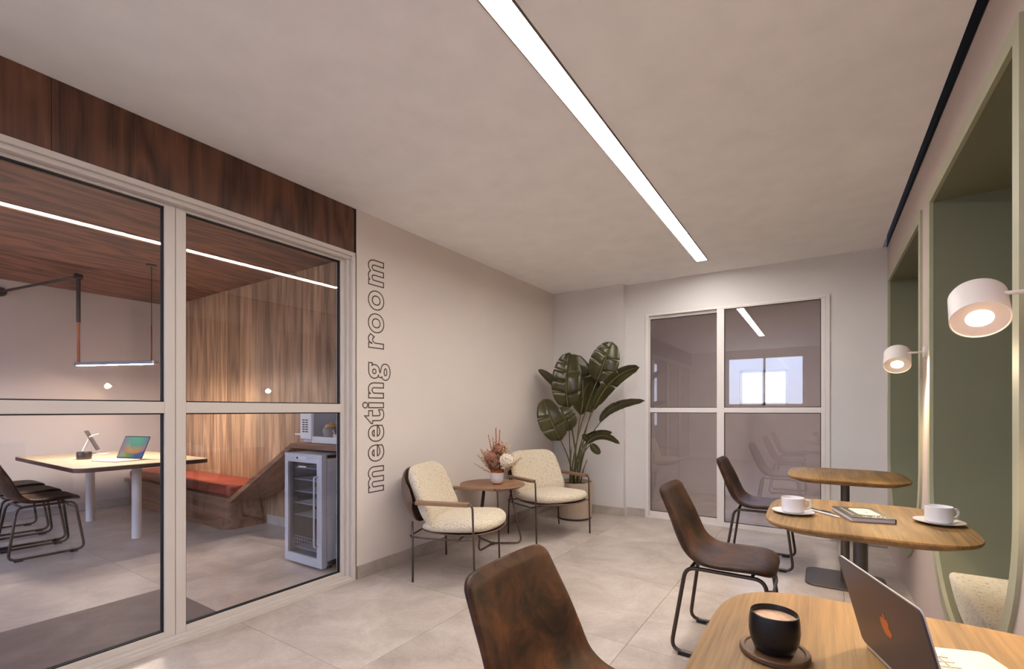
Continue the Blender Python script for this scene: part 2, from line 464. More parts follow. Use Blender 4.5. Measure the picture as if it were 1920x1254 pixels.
# rear wall behind the viewpoint, with the two windows that let the evening sky in
rw = B()
for x0, x1, z0, z1 in ((XM-.1, -6.8, -.005, 2.86), (-6.8, -3.6, -.005, .75), (-6.8, -3.6, 2.45, 2.86), (-3.6, -1.9, -.005, 2.86),
                       (-1.9, -.3, -.005, 1.3), (-1.9, -.3, 2.45, 2.86), (-.3, XR+.1, -.005, 2.86)):
    box(rw, x0, x1, YR-.14, YR, z0, z1)
struct('wall_rear', rw, M['wall_back'])
def simple_window(name, x0, x1, z0, z1, y, n):
    w = thing(name, kind='structure')
    f = B(); t = .035
    box(f, x0, x1, y-.03, y+.03, z0, z0+t); box(f, x0, x1, y-.03, y+.03, z1-t, z1)
    box(f, x0, x0+t, y-.03, y+.03, z0, z1); box(f, x1-t, x1, y-.03, y+.03, z0, z1)
    obj('frame', f, M['white_frame'], w)
    st = (x1-x0)/n
    for i in range(1, n): obj('mullion', bx(x0+i*st-.022, x0+i*st+.022, y-.03, y+.03, z0, z1), M['white_frame'], w)
    for i in range(n): obj('pane', bx(x0+i*st+.02, x0+i*st+st-.02, y-.003, y+.003, z0+.02, z1-.02), M['glass'], w)
    return w
simple_window('window_3', -1.9, -.3, 1.3, 2.45, YR-.07, 2)
simple_window('window_4', -6.8, -3.6, .75, 2.45, YR-.07, 3)
# meeting room walls
struct('wall_meeting', bx(XM-.1, XM, YR, YM+.1, -.005, 2.86), M['wall_meeting'])
struct('baseboard_meeting', bx(XM, XM+.013, YR, YM-.05, 0, .095), M['base'], bevel=.002)
wbd = struct('wall_boarded', bx(XM, XL-.13, YM, YM+.1, -.005, 2.86), M['black'])
x = XM; k = 0
while x < XL-.14:
    w = .30
    x1 = min(x+w, XL-.13)
    obj('board', bx(x+.0007, x1-.0007, YM-.018, YM, 0.0, 2.6), M['oak_wall'], wbd, bevel=.0008, bseg=1); x = x1
# room behind the back glazing
wbh = B()
box(wbh, -2.8, -2.7, YB+.1, 7.2, -.005, ZC); box(wbh, XR+.1, XR+.2, YB+.1, 7.2, -.005, ZC)
for x0, x1, z0, z1 in ((-2.8, -.93, -.005, ZC), (-.35, XR+.2, -.005, ZC), (-.93, -.35, -.005, 1.26), (-.93, -.35, 1.735, ZC)):
    box(wbh, x0, x1, 7.15, 7.25, z0, z1)
struct('wall_behind', wbh, M['wall_behind'])
simple_window('window_5', -.93, -.35, 1.26, 1.735, 7.2, 2)

# ---- right wall with rounded-bottom niches
NI = [(1.988, 3.268), (3.598, 5.078)]
NZ0, NZ1, NR = .26, 2.285, .62
def niche_outline(y0, y1, g=0, seg=14):
    y0, y1, z0, z1, r = y0-g, y1+g, NZ0-g, NZ1+g, NR+g
    out = [(y0, z1)]
    for k in range(seg+1):
        a = R(180+90*k/seg); out.append((y0+r+r*math.cos(a), z0+r+r*math.sin(a)))
    for k in range(seg+1):
        a = R(270+90*k/seg); out.append((y1-r+r*math.cos(a), z0+r+r*math.sin(a)))
    out.append((y1, z1)); return out
def plate_with_holes(bm, outer, holes, x0, x1):
    """flat plate in the YZ plane between x0 and x1"""
    cu = bpy.data.curves.new('tmp', 'CURVE'); cu.dimensions = '2D'; cu.fill_mode = 'BOTH'; cu.extrude = (x1-x0)/2
    for lp in [outer]+holes:
        s = cu.splines.new('POLY'); s.points.add(len(lp)-1); s.use_cyclic_u = True
        for p, (a, b) in zip(s.points, lp): p.co = (a, b, 0, 1)
    o = bpy.data.objects.new('tmp', cu); C.objects.link(o)
    bpy.context.view_layer.update()
    me = bpy.data.meshes.new_from_object(o.evaluated_get(bpy.context.evaluated_depsgraph_get()))
    me.transform(Matrix(((0, 0, 1, (x0+x1)/2), (1, 0, 0, 0), (0, 1, 0, 0), (0, 0, 0, 1))))
    bm.from_mesh(me); bmesh.ops.remove_doubles(bm, verts=bm.verts, dist=1e-5)
    bpy.data.objects.remove(o); bpy.data.curves.remove(cu); bpy.data.meshes.remove(me)
    return bm
wall_right = struct('wall_right', plate_with_holes(B(), [(YR, -.005), (YB+.1, -.005), (YB+.1, 2.86), (YR, 2.86)],
                    [niche_outline(a, b) for a, b in NI], XR, XR+.02), M['wall_right'])
for i, (a, b) in enumerate(NI):
    ol = niche_outline(a, b, -.0008)
    bm = B(); X0, X1 = XR-.001, XR+.56
    loft(bm, [[(X0, y, z) for y, z in ol], [(X1, y, z) for y, z in ol]], True, False)
    bm.faces.new([bm.verts.new((X1, y, z)) for y, z in ol])
    obj('niche_lining', bm, M['green'], wall_right, autos=30)
    tr = plate_with_holes(B(), niche_outline(a, b, .055), [niche_outline(a, b, -.002)], XR-.012, XR+.004)
    obj('niche_trim', tr, M['green_trim'], wall_right, autos=40)
    # seat cushion: follows the rounded bottom of its niche
    g = -.005; top = .43
    poly = [(y, z) for y, z in niche_outline(a, b, g, 40) if z < top-.02]
    poly = [(poly[0][0]-.010, top)]+poly+[(poly[-1][0]+.010, top)]
    c = obj('seat_cushion', loft(B(), [[(XR+.022, y, z) for y, z in poly], [(XR+.52, y, z) for y, z in poly]]),
            M['cushion'], bevel=.024, bseg=5, autos=50)
    tag(c, ['speckled cream seat cushion in the nearer green wall niche', 'speckled cream seat cushion in the far green wall niche behind the middle table'][i],
        'cushion', 'seat cushions in the wall niches')

# ---- glazed partition to the meeting room (window_1)
win1 = thing('window_1', kind='structure')
PITCH, ZT = 1.057, 2.302
FX0, FX1 = XL-.10, XL+.012
fr = B()
box(fr, FX0, FX1, YR, 2.188, ZT-.028, ZT); box(fr, FX0+.02, FX1-.018, YR, 2.17, ZT-.05, ZT-.027)
obj('head_frame', fr, M['frame'], win1, bevel=.002)
obj('jamb', bx(FX0, FX1, 2.162, 2.188, 0, ZT-.028), M['frame'], win1, bevel=.002)
obj('jamb', bx(FX0+.02, FX1-.03, 2.14, 2.163, .03, ZT-.05), M['frame'], win1, bevel=.002)
sl = B(); box(sl, FX0, FX1, YR, 2.162, 0, .026); box(sl, FX0+.02, FX1-.02, YR, 2.16, .026, .036)
obj('sill', sl, M['frame'], win1, bevel=.002)
GX = -2.82
for i in range(4):
    y1 = 2.109-PITCH*i; y0 = y1-.960
    if i == 3: y0 = YR+.01
    r_ = 2.142 if i == 0 else y1+.0475
    obj('stile', bx(GX-.025, GX+.025, y1, r_, .036, ZT-.05), M['frame'], win1, bevel=.002)
    obj('stile', bx(GX-.025, GX+.025, y0-.0475, y0, .036, ZT-.05), M['frame'], win1, bevel=.002)
    for z0, z1, nm in ((.036, .066, 'bottom_rail'), (1.182, 1.240, 'transom'), (2.237, ZT-.05, 'top_rail')):
        obj(nm, bx(GX-.025, GX+.025, y0, y1, z0, z1), M['frame'], win1, bevel=.002)
    for z0, z1 in ((.066, 1.182), (1.240, 2.237)):
        p = obj('pane', bx(GX-.004, GX+.004, y0+.002, y1-.002, z0+.002, z1-.002), M['glass'], win1)
        g = B(); e = .006
        for xa, xb in ((GX-.012, GX-.0045), (GX+.0045, GX+.012)):
            box(g, xa, xb, y0, y1, z0, z0+e); box(g, xa, xb, y0, y1, z1-e, z1); box(g, xa, xb, y0, y0+e, z0, z1); box(g, xa, xb, y1-e, y1, z0, z1)
        obj('gasket', g, M['gasket'], p)
# veneer band above the glazing
wv = struct('wall_veneer', bx(XL-.12, XL-.02, YR, 2.188, ZT, ZC), M['black'])
ys = [2.187, 1.55, .62, -.31, -1.24, YR]
for a, b in zip(ys[1:], ys[:-1]):
    obj('panel', bx(XL-.02, XL-.002, a+.0008, b-.0008, ZT+.001, ZC-.001), M['walnut'], wv, bevel=.0008, bseg=1)

# ---- glazing in the back wall (door_1)
d1 = thing('door_1', kind='structure')
fr = B(); box(fr, -1.637, -1.597, YB-.012, YB+.09, 0, 2.262); box(fr, .041, .075, YB-.012, YB+.09, 0, 2.262)
box(fr, -1.597, .041, YB-.012, YB+.09, 2.238, 2.262); box(fr, -1.597, .041, YB-.012, YB+.09, 0, .018)
obj('door_frame', fr, M['white_frame'], d1, bevel=.002)
for x0, x1, sl_, sr, z0, z1, y in ((-1.592, -.889, .012, .0, .072, 2.208, YB+.055), (-.823, .006, .066, .034, .052, 2.228, YB+.012)):
    lf = obj('leaf_frame', bx(x0-sl_-.004, x0, y-.02, y+.02, .018, 2.238), M['white_frame'], d1, bevel=.002)
    if sr: obj('leaf_stile', bx(x1, x1+sr, y-.02, y+.02, .018, 2.238), M['white_frame'], d1, bevel=.002)
    for a, b, nm in ((.018, z0, 'bottom_rail'), (1.170, 1.222, 'transom'), (z1, 2.238, 'top_rail')):
        obj(nm, bx(x0, x1, y-.02, y+.02, a, b), M['white_frame'], d1, bevel=.002)
    for a, b in ((z0, 1.170), (1.222, z1)):
        p = obj('pane', bx(x0+.002, x1-.002, y-.004, y+.004, a+.002, b-.002), M['glass_grey'], d1)
        g = B(); e = .006
        for ya, yb in ((y-.012, y-.0045),):
            box(g, x0, x1, ya, yb, a, a+e); box(g, x0, x1, ya, yb, b-e, b); box(g, x0, x0+e, ya, yb, a, b); box(g, x1-e, x1, ya, yb, a, b)
        obj('gasket', g, M['gasket'], p)

# ---- unseen panel light, added to brighten the room behind the grey glazing
pl_ = thing('added_panel_light', 'unseen square panel light added to brighten the room behind the grey glazing', 'light', (-.9, 5.75, ZC))
obj('panel_frame', prism(B(), rrect(.31, .31, .01, 2), -.010, -.0005), M['lamp_white'], pl_)
obj('diffuser', bx(-.295, .295, -.295, .295, -.0115, -.0102), M['added_panel_glow'], pl_)
# ---- recessed light strip in the ceiling
st = thing('ceiling_light_strip', 'long recessed warm white light strip running along the ceiling', 'light', (-.938, 1.38, ZC))
obj('diffuser', bx(-.046, .046, -1.1, 3.37, -.004, -.0005), M['strip'], st)
ef = B(); box(ef, -.051, -.0465, -1.105, 3.375, -.012, -.0005); box(ef, .0465, .051, -1.105, 3.375, -.012, -.0005); box(ef, -.051, .051, 3.371, 3.375, -.006, -.0005)
obj('edge_frame', ef, M['brass'], st)

# ---- lettering on the left wall, reading upwards
def text_mesh(body, **kw):
    cu = bpy.data.curves.new('tmp', 'FONT'); cu.body = body; cu.size = 1
    for k, v in kw.items(): setattr(cu, k, v)
    o = bpy.data.objects.new('tmp', cu); C.objects.link(o); bpy.context.view_layer.update()
    me = bpy.data.meshes.new_from_object(o.evaluated_get(bpy.context.evaluated_depsgraph_get()))
    bpy.data.objects.remove(o); bpy.data.curves.remove(cu); return me
def right_edge(s): return max(v.co.x for v in text_mesh(s).vertices)
letters = thing('wall_lettering', 'outlined words meeting room running up the greige wall beside the glazing', 'lettering', (XL, 2.444, .572))
word = 'meeting room'; full = right_edge(word)
SXL = 1.735/full; SYL = .150/.535
for i, ch in enumerate(word):
    if ch == ' ': continue
    me = text_mesh(ch, fill_mode='NONE', offset=.024, bevel_depth=.0155, bevel_resolution=1, resolution_u=6)
    solo = text_mesh(ch); hi = max(v.co.x for v in solo.vertices); lo_ = min(v.co.x for v in solo.vertices); dx = right_edge(word[:i+1])-hi; GS = .86; dx += (hi+lo_)/2*(1-GS)
    # letter x runs up (+Z), letter y runs towards -Y
    me.transform(Matrix(((0, 0, .06, .0015), (0, -SYL, 0, 0), (SXL*GS, 0, 0, dx*SXL), (0, 0, 0, 1))))
    bm = B(); bm.from_mesh(me); obj('letter', bm, M['ink'], letters)

# ------------------------------------------------------------------ dining chairs
def make_chair():
    t = thing('dining_chair', 'x', 'chair')
    prof = [(-.304, .806, .188, .018), (-.274, .715, .200, .032), (-.243, .635, .210, .040), (-.214, .560, .219, .042),
            (-.172, .492, .222, .034), (-.105, .454, .228, .022), (-.03, .446, .230, .016), (.06, .452, .228, .012),
            (.14, .458, .222, .006), (.198, .452, .210, .002), (.226, .434, .198, 0)]
    obj('seat_shell', shell(B(), prof, .036, .042, .07, 30, 14, 10, .55), M['leather'], t, sub=1)
    for s in (-1, 1):
        yf, yt = s*.210, s*.165
        pts = [(-.165, yt, .420), (-.226, yf, .0165), (.236, yf, .0165), (.185, yt, .420)]
        sd = obj('side_frame', tube(B(), round_path(pts, [.05, .055, .055, .05], 5, True), .0098, 8, True), M['chair_metal'], t, smooth=True)
        for x in (-.165, .165):
            obj('foot_pad', bx(x-.026, x+.026, yf-.012, yf+.012, 0, .020), M['rubber'], sd, bevel=.003)
    for x, zz in ((-.14, .421), (.13, .421)):
        obj('cross_bar', tube(B(), round_path([(x, -.16, zz), (x, .16, zz)], .01), .008, 8), M['chair_metal'], t, smooth=True)
    obj('front_bar', tube(B(), round_path([(.196, -.171, .372), (.214, -.1, .352), (.214, .1, .352), (.196, .171, .372)], .05), .007, 8), M['chair_metal'], t, smooth=True)
    return t
chair0 = make_chair()
CH = [(-.412, 1.046, 0, 'brown leather dining chair in the near foreground, in front of the table with the laptop', 1),
      (-.395, 2.605, 0, 'brown leather dining chair at the middle table with the book and two white cups', 1),
      (-.40, 4.235, 0, 'brown leather dining chair at the far bare table by the grey glazing', 1),
      (-5.505, 1.165, 90, 'brown leather chair at the pale meeting table, nearest of three behind the glass', 2),
      (-6.06, 1.18, 90, 'brown leather chair at the pale meeting table, middle of three behind the glass', 2),
      (-6.67, 1.20, 90, 'brown leather chair at the pale meeting table, farthest of three behind the glass', 2)]
for i, (x, y, a, lb, g) in enumerate(CH):
    c = chair0 if i == 0 else dup(chair0)
    place(c, (x, y, 0), R(a), lb, 'dining chairs along the wall tables' if g == 1 else 'chairs pushed up to the meeting table')

# ------------------------------------------------------------------ cafe tables
def make_table():
    t = thing('cafe_table', 'x', 'table')
    n, hx, hy = 4.2, .342, .372
    rings = []
    for d, z in ((.055, .712), (.012, .730), (.003, .736), (0, .742), (.001, .748), (.005, .750)):
        rings.append([(x, y, z) for x, y in superell(hx-d, hy-d, n, 72)])
    obj('table_top', loft(B(), rings), M['oak'], t, autos=35)
    obj('column', lathe(B(), [(.026, .012), (.026, .70)], 24), M['table_metal'], t, autos=40)
    obj('top_plate', bx(-.1, .1, -.1, .1, .700, .713), M['table_metal'], t, bevel=.003)
    obj('base_plate', prism(B(), rrect(.235, .215, .07, 6), 0, .012), M['table_metal'], t, bevel=.003, autos=40)
    return t
table0 = make_table()
TB = [(.142, .985, 'oak cafe table in the near foreground under the laptop and black cup'),
      (.142, 2.470, 'oak cafe table carrying a book and two white cups'),
      (.145, 4.035, 'oak cafe table with nothing on it, farthest along the niche wall')]
for i, (x, y, lb) in enumerate(TB):
    place(table0 if i == 0 else dup(table0), (x, y, 0), 0, lb, 'oak cafe tables along the niche wall')
TZ = .7502

# ------------------------------------------------------------------ lounge armchairs
def make_armchair():
    t = thing('lounge_armchair', 'x', 'armchair')
    # back cushion and seat cushion
    bc = [(-.318, .790, .268, .03), (-.294, .70, .282, .045), (-.258, .61, .296, .05), (-.218, .51, .303, .05), (-.172, .42, .305, .045), (-.15, .365, .30, .04)]
    obj('back_cushion', shell(B(), bc, .105, .095, .05, 16, 12, 6, .6), M['boucle'], t, sub=1)
    sc = [(-.20, .372, .285, .0), (-.10, .374, .298, .0), (.03, .378, .305, 0), (.16, .385, .300, 0), (.27, .390, .265, 0), (.345, .385, .215, 0)]
    obj('seat_cushion', shell(B(), sc, .112, .06, .15, 16, 12, 4, .45), M['boucle'], t, sub=1)
    # plywood shells
    bs = [(-.402, .765, .24, .075), (-.428, .68, .30, .15), (-.425, .58, .325, .185), (-.395, .48, .32, .175), (-.335, .40, .27, .11), (-.285, .355, .20, .06)]
    obj('back_shell', shell(B(), bs, .014, .13, .10, 18, 14, 12, .6), M['shell_wood'], t, sub=1)
    ss = [(-.235, .330, .24, .03), (-.12, .312, .29, .03), (.03, .306, .305, .03), (.18, .310, .29, .03), (.30, .330, .25, .025), (.345, .345, .21, .02)]
    obj('seat_shell', shell(B(), ss, .014, .08, .14, 16, 12, 12, .6), M['shell_wood'], t, sub=1)
    for s in (-1, 1):
        y = s*.328
        fl = [(.222, y, 0), (.205, y, .555), (-.02, y, .552), (-.262, s*.30, .545)]
        f = obj('arm_frame', tube(B(), round_path(fl, [0, .035, .05, 0], 6), .0075, 8), M['rod'], t, smooth=True)
        obj('rear_leg', tube(B(), round_path([(-.232, y*.985, 0), (-.236, y*.95, .31), (-.262, s*.262, .405)], .04), .0075, 8), M['rod'], t, smooth=True)
        obj('side_rail', tube(B(), [(-.252, s*.312, .312), (-.1, s*.30, .302), (.10, s*.30, .302), (.212, y, .325)], .006, 8), M['rod'], t, smooth=True)
        obj('armrest', loft(B(), [[(x, y+a*w, .556+b) for a, b in ((-.024, -.014), (.024, -.014), (.026, .008), (.018, .013), (-.018, .013), (-.026, .008))]
                                  for x, w in ((-.205, .85), (-.08, .95), (.180, 1.0))]), M['oak_arm'], t, bevel=.003)
    obj('rear_rail', tube(B(), [(-.256, -.31, .318), (-.256, .31, .318)], .006, 8), M['rod'], t, smooth=True)
    obj('front_rail', tube(B(), [(.09, -.30, .300), (.09, .30, .300)], .006, 8), M['rod'], t, smooth=True)
    return t
arm0 = make_armchair()
place(arm0, (-2.270, 2.765, 0), R(20), 'cream boucle armchair nearer the glazing, left of the round side table', 'cream lounge armchairs')
place(dup(arm0), (-2.205, 4.045, 0), R(-22), 'cream boucle armchair in front of the potted plant, right of the round side table', 'cream lounge armchairs')

# ------------------------------------------------------------------ round side table
s = thing('side_table', 'round walnut side table on bent rod legs between the armchairs', 'table', (-2.44, 3.43, 0))
obj('table_top', lathe(B(), [(.20, .512), (.262, .522), (.288, .536), (.290, .541), (.286, .545)], 48), M['oak_small'], s, autos=30)
for k in range(3):
    a = R(38+120*k); c_, s_ = math.cos(a), math.sin(a)
    pts = [(.012*c_, .012*s_, .014), (.262*c_, .262*s_, .014), (.15*c_, .15*s_, .515)]
    obj('leg', tube(B(), round_path(pts, .055, 7), .0075, 8), M['rod'], s, smooth=True)
obj('hub', lathe(B(), [(.016, 0.004), (.018, .012), (.016, .024)], 16), M['rod'], s)

# vase and dried flowers
VP = (-2.388, 3.425, .5452)
v = thing('flower_vase', 'small white vase with copper rim on the round side table', 'vase', VP)
obj('vase_body', lathe(B(), [(.040, .010), (.056, .030), (.061, .062), (.061, .104), (.055, .104), (.055, .06), (.03, .03)], 32), M['white_matte'], v, autos=50)
obj('vase_rim', lathe(B(), [(.0615, .104), (.0615, .128), (.057, .128), (.055, .104)], 32), M['copper'], v, autos=50, label='copper rim band')
obj('vase_foot', lathe(B(), [(.036, 0), (.042, .004), (.042, .0105)], 32), M['copper'], v, autos=50, label='copper foot ring')
bq = thing('dried_bouquet', 'dried flower bouquet with one round cream bloom in the white vase', 'flowers', (VP[0], VP[1], VP[2]+.06))
rnd = random.Random(5)
def plume(bm, base, tip, r0, n, leaf, spread=.6):
    base, tip = Vector(base), Vector(tip); ax = (tip-base); L = ax.length; ax.normalize()
    q = ax.to_track_quat('Z', 'Y')
    tube(bm, [base, base.lerp(tip, .5), tip], .0016, 4)
    for i in range(n):
        t = .28+.72*i/n; a = i*2.4
        d = q @ Vector((math.cos(a)*spread, math.sin(a)*spread, 1)).normalized()
        p = base+ax*L*t; e = p+d*leaf*(1.15-t*.6); w = (q @ Vector((-math.sin(a), math.cos(a), 0)))*r0*(1.2-t*.7)
        mid = p.lerp(e, .5); up = d.cross(w).normalized()*r0*.4
        va = [bm.verts.new(x) for x in (p, mid+w+up, e, mid-w+up)]
        bm.faces.new(va)
rgt = Vector((math.cos(R(33)), math.sin(R(33)), 0)); fwd = Vector((-math.sin(R(33)), math.cos(R(33)), 0))
def vp(x, y, z): return rgt*x+fwd*y+Vector((0, 0, z))
for (x, y, z), r0, n, lf, sp, mt in (((-.012, .02, .42), .010, 26, .07, .28, 'dried'), ((.022, .0, .40), .010, 26, .07, .25, 'dried'), ((-.075, .0, .36), .008, 22, .06, .3, 'dried'),
                                     ((-.04, .03, .34), .008, 22, .05, .45, 'dried'), ((.08, .05, .30), .008, 24, .05, .7, 'dried_pale'), ((.11, -.02, .27), .008, 22, .05, .6, 'dried_pale'),
                                     ((-.14, -.02, .24), .009, 26, .05, .7, 'dried'), ((-.17, .03, .19), .008, 24, .05, .6, 'dried_pale'), ((-.20, .0, .12), .005, 22, .04, .5, 'dried_pale'),
                                     ((.21, .0, .17), .010, 24, .05, .5, 'dried_pale'), ((-.10, -.07, .17), .008, 26, .05, .7, 'dried_dark'), ((.17, -.03, .12), .008, 20, .04, .6, 'dried_pale')):
    bm = B(); plume(bm, (0, 0, 0), vp(x, y, z), r0, n, lf, sp); obj('plume', bm, M[mt], bq)
def puff(bm, c, r, n, size, seedv, loose=.09):
    rr = random.Random(seedv); c = Vector(c)
    for i in range(n):
        zf = 1-2*(i+.5)/n; a = i*2.39996; q_ = math.sqrt(1-zf*zf)
        d = Vector((q_*math.cos(a), q_*math.sin(a), zf))
        p = c+d*r*(1+rr.uniform(-loose, loose*.6)); u = d.orthogonal().normalized(); w = d.cross(u)
        for k in range(2):
            an = rr.uniform(0, 6.28); e1 = (u*math.cos(an)+w*math.sin(an))*size; e2 = (w*math.cos(an)-u*math.sin(an))*size
            vs_ = [bm.verts.new(x) for x in (p-e1-d*size*.5, p-e2+d*size*.35, p+e1+d*size*.1, p+e2-d*size*.3)]
            bm.faces.new(vs_)
bm = B(); puff(bm, vp(.082, -.07, .155), .058, 240, .013, 3)
bmesh.ops.create_uvsphere(bm, u_segments=16, v_segments=10, radius=.052, matrix=Matrix.Translation(vp(.082, -.07, .155)))
obj('round_bloom', bm, M['bloom'], bq, label='round cream bloom')
for c_, r_, n_, sz, mt in ((vp(.015, .0, .25), .05, 170, .010, 'dried'), (vp(-.055, -.03, .185), .055, 200, .010, 'dried'), (vp(.0, .02, .165), .06, 200, .011, 'dried_dark'), (vp(-.02, -.06, .125), .045, 140, .010, 'dried_dark'), (vp(.05, .03, .20), .045, 130, .010, 'dried_pale'), (vp(-.01, -.02, .09), .038, 100, .010, 'dried_dark')):
    bm = B(); puff(bm, c_, r_*1.1, n_, sz*.8, int(n_), .6); puff(bm, c_, r_*.7, n_, sz*.8, int(n_)+1, .5)
    obj('filler_flower', bm, M[mt], bq, kind='stuff')
bm = B()
for k in range(9):
    a = k*.7; tube(bm, [(.012*math.cos(a), .012*math.sin(a), -.03), (.03*math.cos(a), .03*math.sin(a), .10)], .002, 5)
obj('stem_bundle', bm, M['dried_dark'], bq)

# ------------------------------------------------------------------ potted plant
PX, PY = -2.30, 4.80
p = thing('potted_plant', 'tall banana-leaved plant with torn glossy leaves in a fluted round planter', 'plant', (PX, PY, 0))
rings = []
def fl(r, z, amp): return [((r+amp*(1 if k % 2 else -1))*math.cos(2*PI*k/120), (r+amp*(1 if k % 2 else -1))*math.sin(2*PI*k/120), z) for k in range(120)]
for r_, z_, a_ in ((.186, .018, .0), (.188, .022, .0016), (.196, .20, .0016), (.202, .365, .0016), (.204, .37, 0), (.207, .405, 0), (.196, .405, 0), (.192, .355, 0)): rings.append(fl(r_, z_, a_))
obj('pot_body', loft(B(), rings, True, False), M['pot'], p)
obj('pot_base', lathe(B(), [(.186, 0), (.190, .004), (.190, .018)], 48), M['pot_dark'], p)
obj('soil', lathe(B(), [(.193, .345), (.193, .362), (.12, .370), (.0, .373)], 32, cap=False), M['soil'], p)
pl = p
LV = [((.004, -.156, 1.212), (.007, -.213, 1.505), (-.008, -.104, 1.827), .314, 0, (.3, .5, .68, -.25, -.62, .82)),
      ((.061, .036, 1.14), (.088, .019, 1.484), (-.03, .042, 1.826), .29, 25, (.4, -.6)),
      ((.258, .022, 1.503), (.349, .01, 1.706), (.414, .076, 1.933), .314, 0, (.45, .7, .85, -.3, -.62)),
      ((.147, .117, 1.164), (.165, .105, 1.355), (.207, .156, 1.547), .203, 20, (-.4, -.7)),
      ((.25, -.031, 1.212), (.461, -.013, 1.517), (.706, .099, 1.644), .150, 40, (.35, .62, -.4)),
      ((.323, -.031, 1.063), (.485, -.045, 1.234), (.772, .07, 1.294), .097, 50, (.3, .55)),
      ((-.122, -.042, 1.398), (-.252, -.078, 1.538), (-.385, -.13, 1.657), .102, 40, (.5,)),
      ((-.004, -.316, .872), (-.042, -.46, 1.089), (-.156, -.415, 1.313), .272, 0, (.3, -.35, .6)),
      ((.027, -.176, .969), (.02, -.264, 1.103), (-.055, -.254, 1.223), .231, 10, (-.4, -.6)),
      ((.214, -.174, .826), (.383, -.159, .933), (.568, -.111, .848), .080, 40, ()),
      ((.188, -.143, .892), (.326, -.125, .952), (.473, -.077, .96), .072, 40, (.5,)),
      ((.249, -.115, .836), (.312, -.134, .783), (.37, -.144, .741), .085, 10, ()),
      ((.226, -.118, .869), (.214, -.174, .906), (.194, -.211, .935), .070, 10, ())]
def leaf_mesh(b, m, t, W, turn, notches):
    b, m, t = Vector(b), Vector(m), Vector(t)
    c = m*2-(b+t)/2                                      # quadratic control point through the middle
    at = lambda u: b*(1-u)**2+c*2*u*(1-u)+t*u*u
    tn = lambda u: ((c-b)*(1-u)+(t-c)*u).normalized()
    view = Vector((PX, PY, -.2)).normalized()
    W = W/math.cos(R(turn))*.5
    bm = B()
    def prof(u): return W*(math.sin(PI*min(1, u**.80)))**.44*(1 if u > .02 else .3) if 0 < u < 1 else 0.004
    for side in (-1, 1):
        cuts = sorted(abs(n) for n in notches if (n > 0) == (side > 0))
        segs = list(zip([0]+cuts, cuts+[1]))
        for si, (u0, u1) in enumerate(segs):
            nn = max(3, int((u1-u0)*16)); grid = []
            for i in range(nn+1):
                u = u0+(u1-u0)*i/nn; T = tn(u)
                wd = T.cross(view).normalized(); wd = Matrix.Rotation(R(turn), 3, T) @ wd
                nr = wd.cross(T).normalized()
                row = []
                for j in range(6):
                    f = j/5
                    uu = u
                    if si > 0 and i <= nn/2: uu = u+(.012*f*f)*(1-i/(nn/2)) if nn else u
                    if si < len(segs)-1 and i >= nn/2: uu = u-(.011*f*f)*((i-nn/2)/(nn/2))
                    Pm = at(uu); w = prof(uu)
                    along = T*w*.30*f                       # veins sweep towards the tip
                    drop = nr*(w*(.22*f-.38*f*f)+.002*math.sin(uu*40+side)*f)
                    row.append(bm.verts.new(Pm+wd*side*w*f+along*(1-u)+drop))
                grid.append(row)
            for a, q in zip(grid[:-1], grid[1:]):
                for j in range(5): bm.faces.new((a[j], a[j+1], q[j+1], q[j]))
    return bm, at
for i, (b, m, t, W, turn, nt_) in enumerate(LV):
    z = Vector((0, 0, -.37))
    bm, at = leaf_mesh(Vector(b)+z, Vector(m)+z, Vector(t)+z, W, turn, nt_)
    lf = obj('leaf', bm, M['leaf'], pl, smooth=True, loc=(0, 0, .37))
    md = lf.modifiers.new('thickness', 'SOLIDIFY'); md.thickness = .0016; md.offset = 0
    obj('midrib', tube(B(), [at(k/8)-Vector((PX, PY, 0)).normalized()*.002 for k in range(9)], lambda u: .0045*(1-u)+.001, 6), M['leaf_rib'], lf, smooth=True)
    root = Vector((.05*math.cos(i*2.1), .05*math.sin(i*2.1), -.02)); bb_ = Vector(b)+z
    tg = (Vector(m)-Vector(b)).normalized()
    k1 = root+Vector((0, 0, (bb_.z-root.z)*.5))+(bb_-root)*.12; k1.z = root.z+(bb_.z-root.z)*.5
    pts = [root*(1-u)**2+k1*2*u*(1-u)+bb_*u*u for u in [q/8 for q in range(9)]]
    obj('leaf_stalk', tube(B(), pts, lambda u: .0095-.0045*u, 7), M['stem'], pl, smooth=True, loc=(0, 0, .37))
for i in range(5):
    a = i*1.26+.4; root = Vector((.06*math.cos(a), .06*math.sin(a), -.02)); e = Vector((.10*math.cos(a)+.05, .07*math.sin(a), .28+.05*i))
    obj('leaf_stalk', tube(B(), [root, root.lerp(e, .5)+Vector((0, 0, .03)), e], lambda u: .009-.005*u, 7), M['stem'], pl, smooth=True, loc=(0, 0, .37))

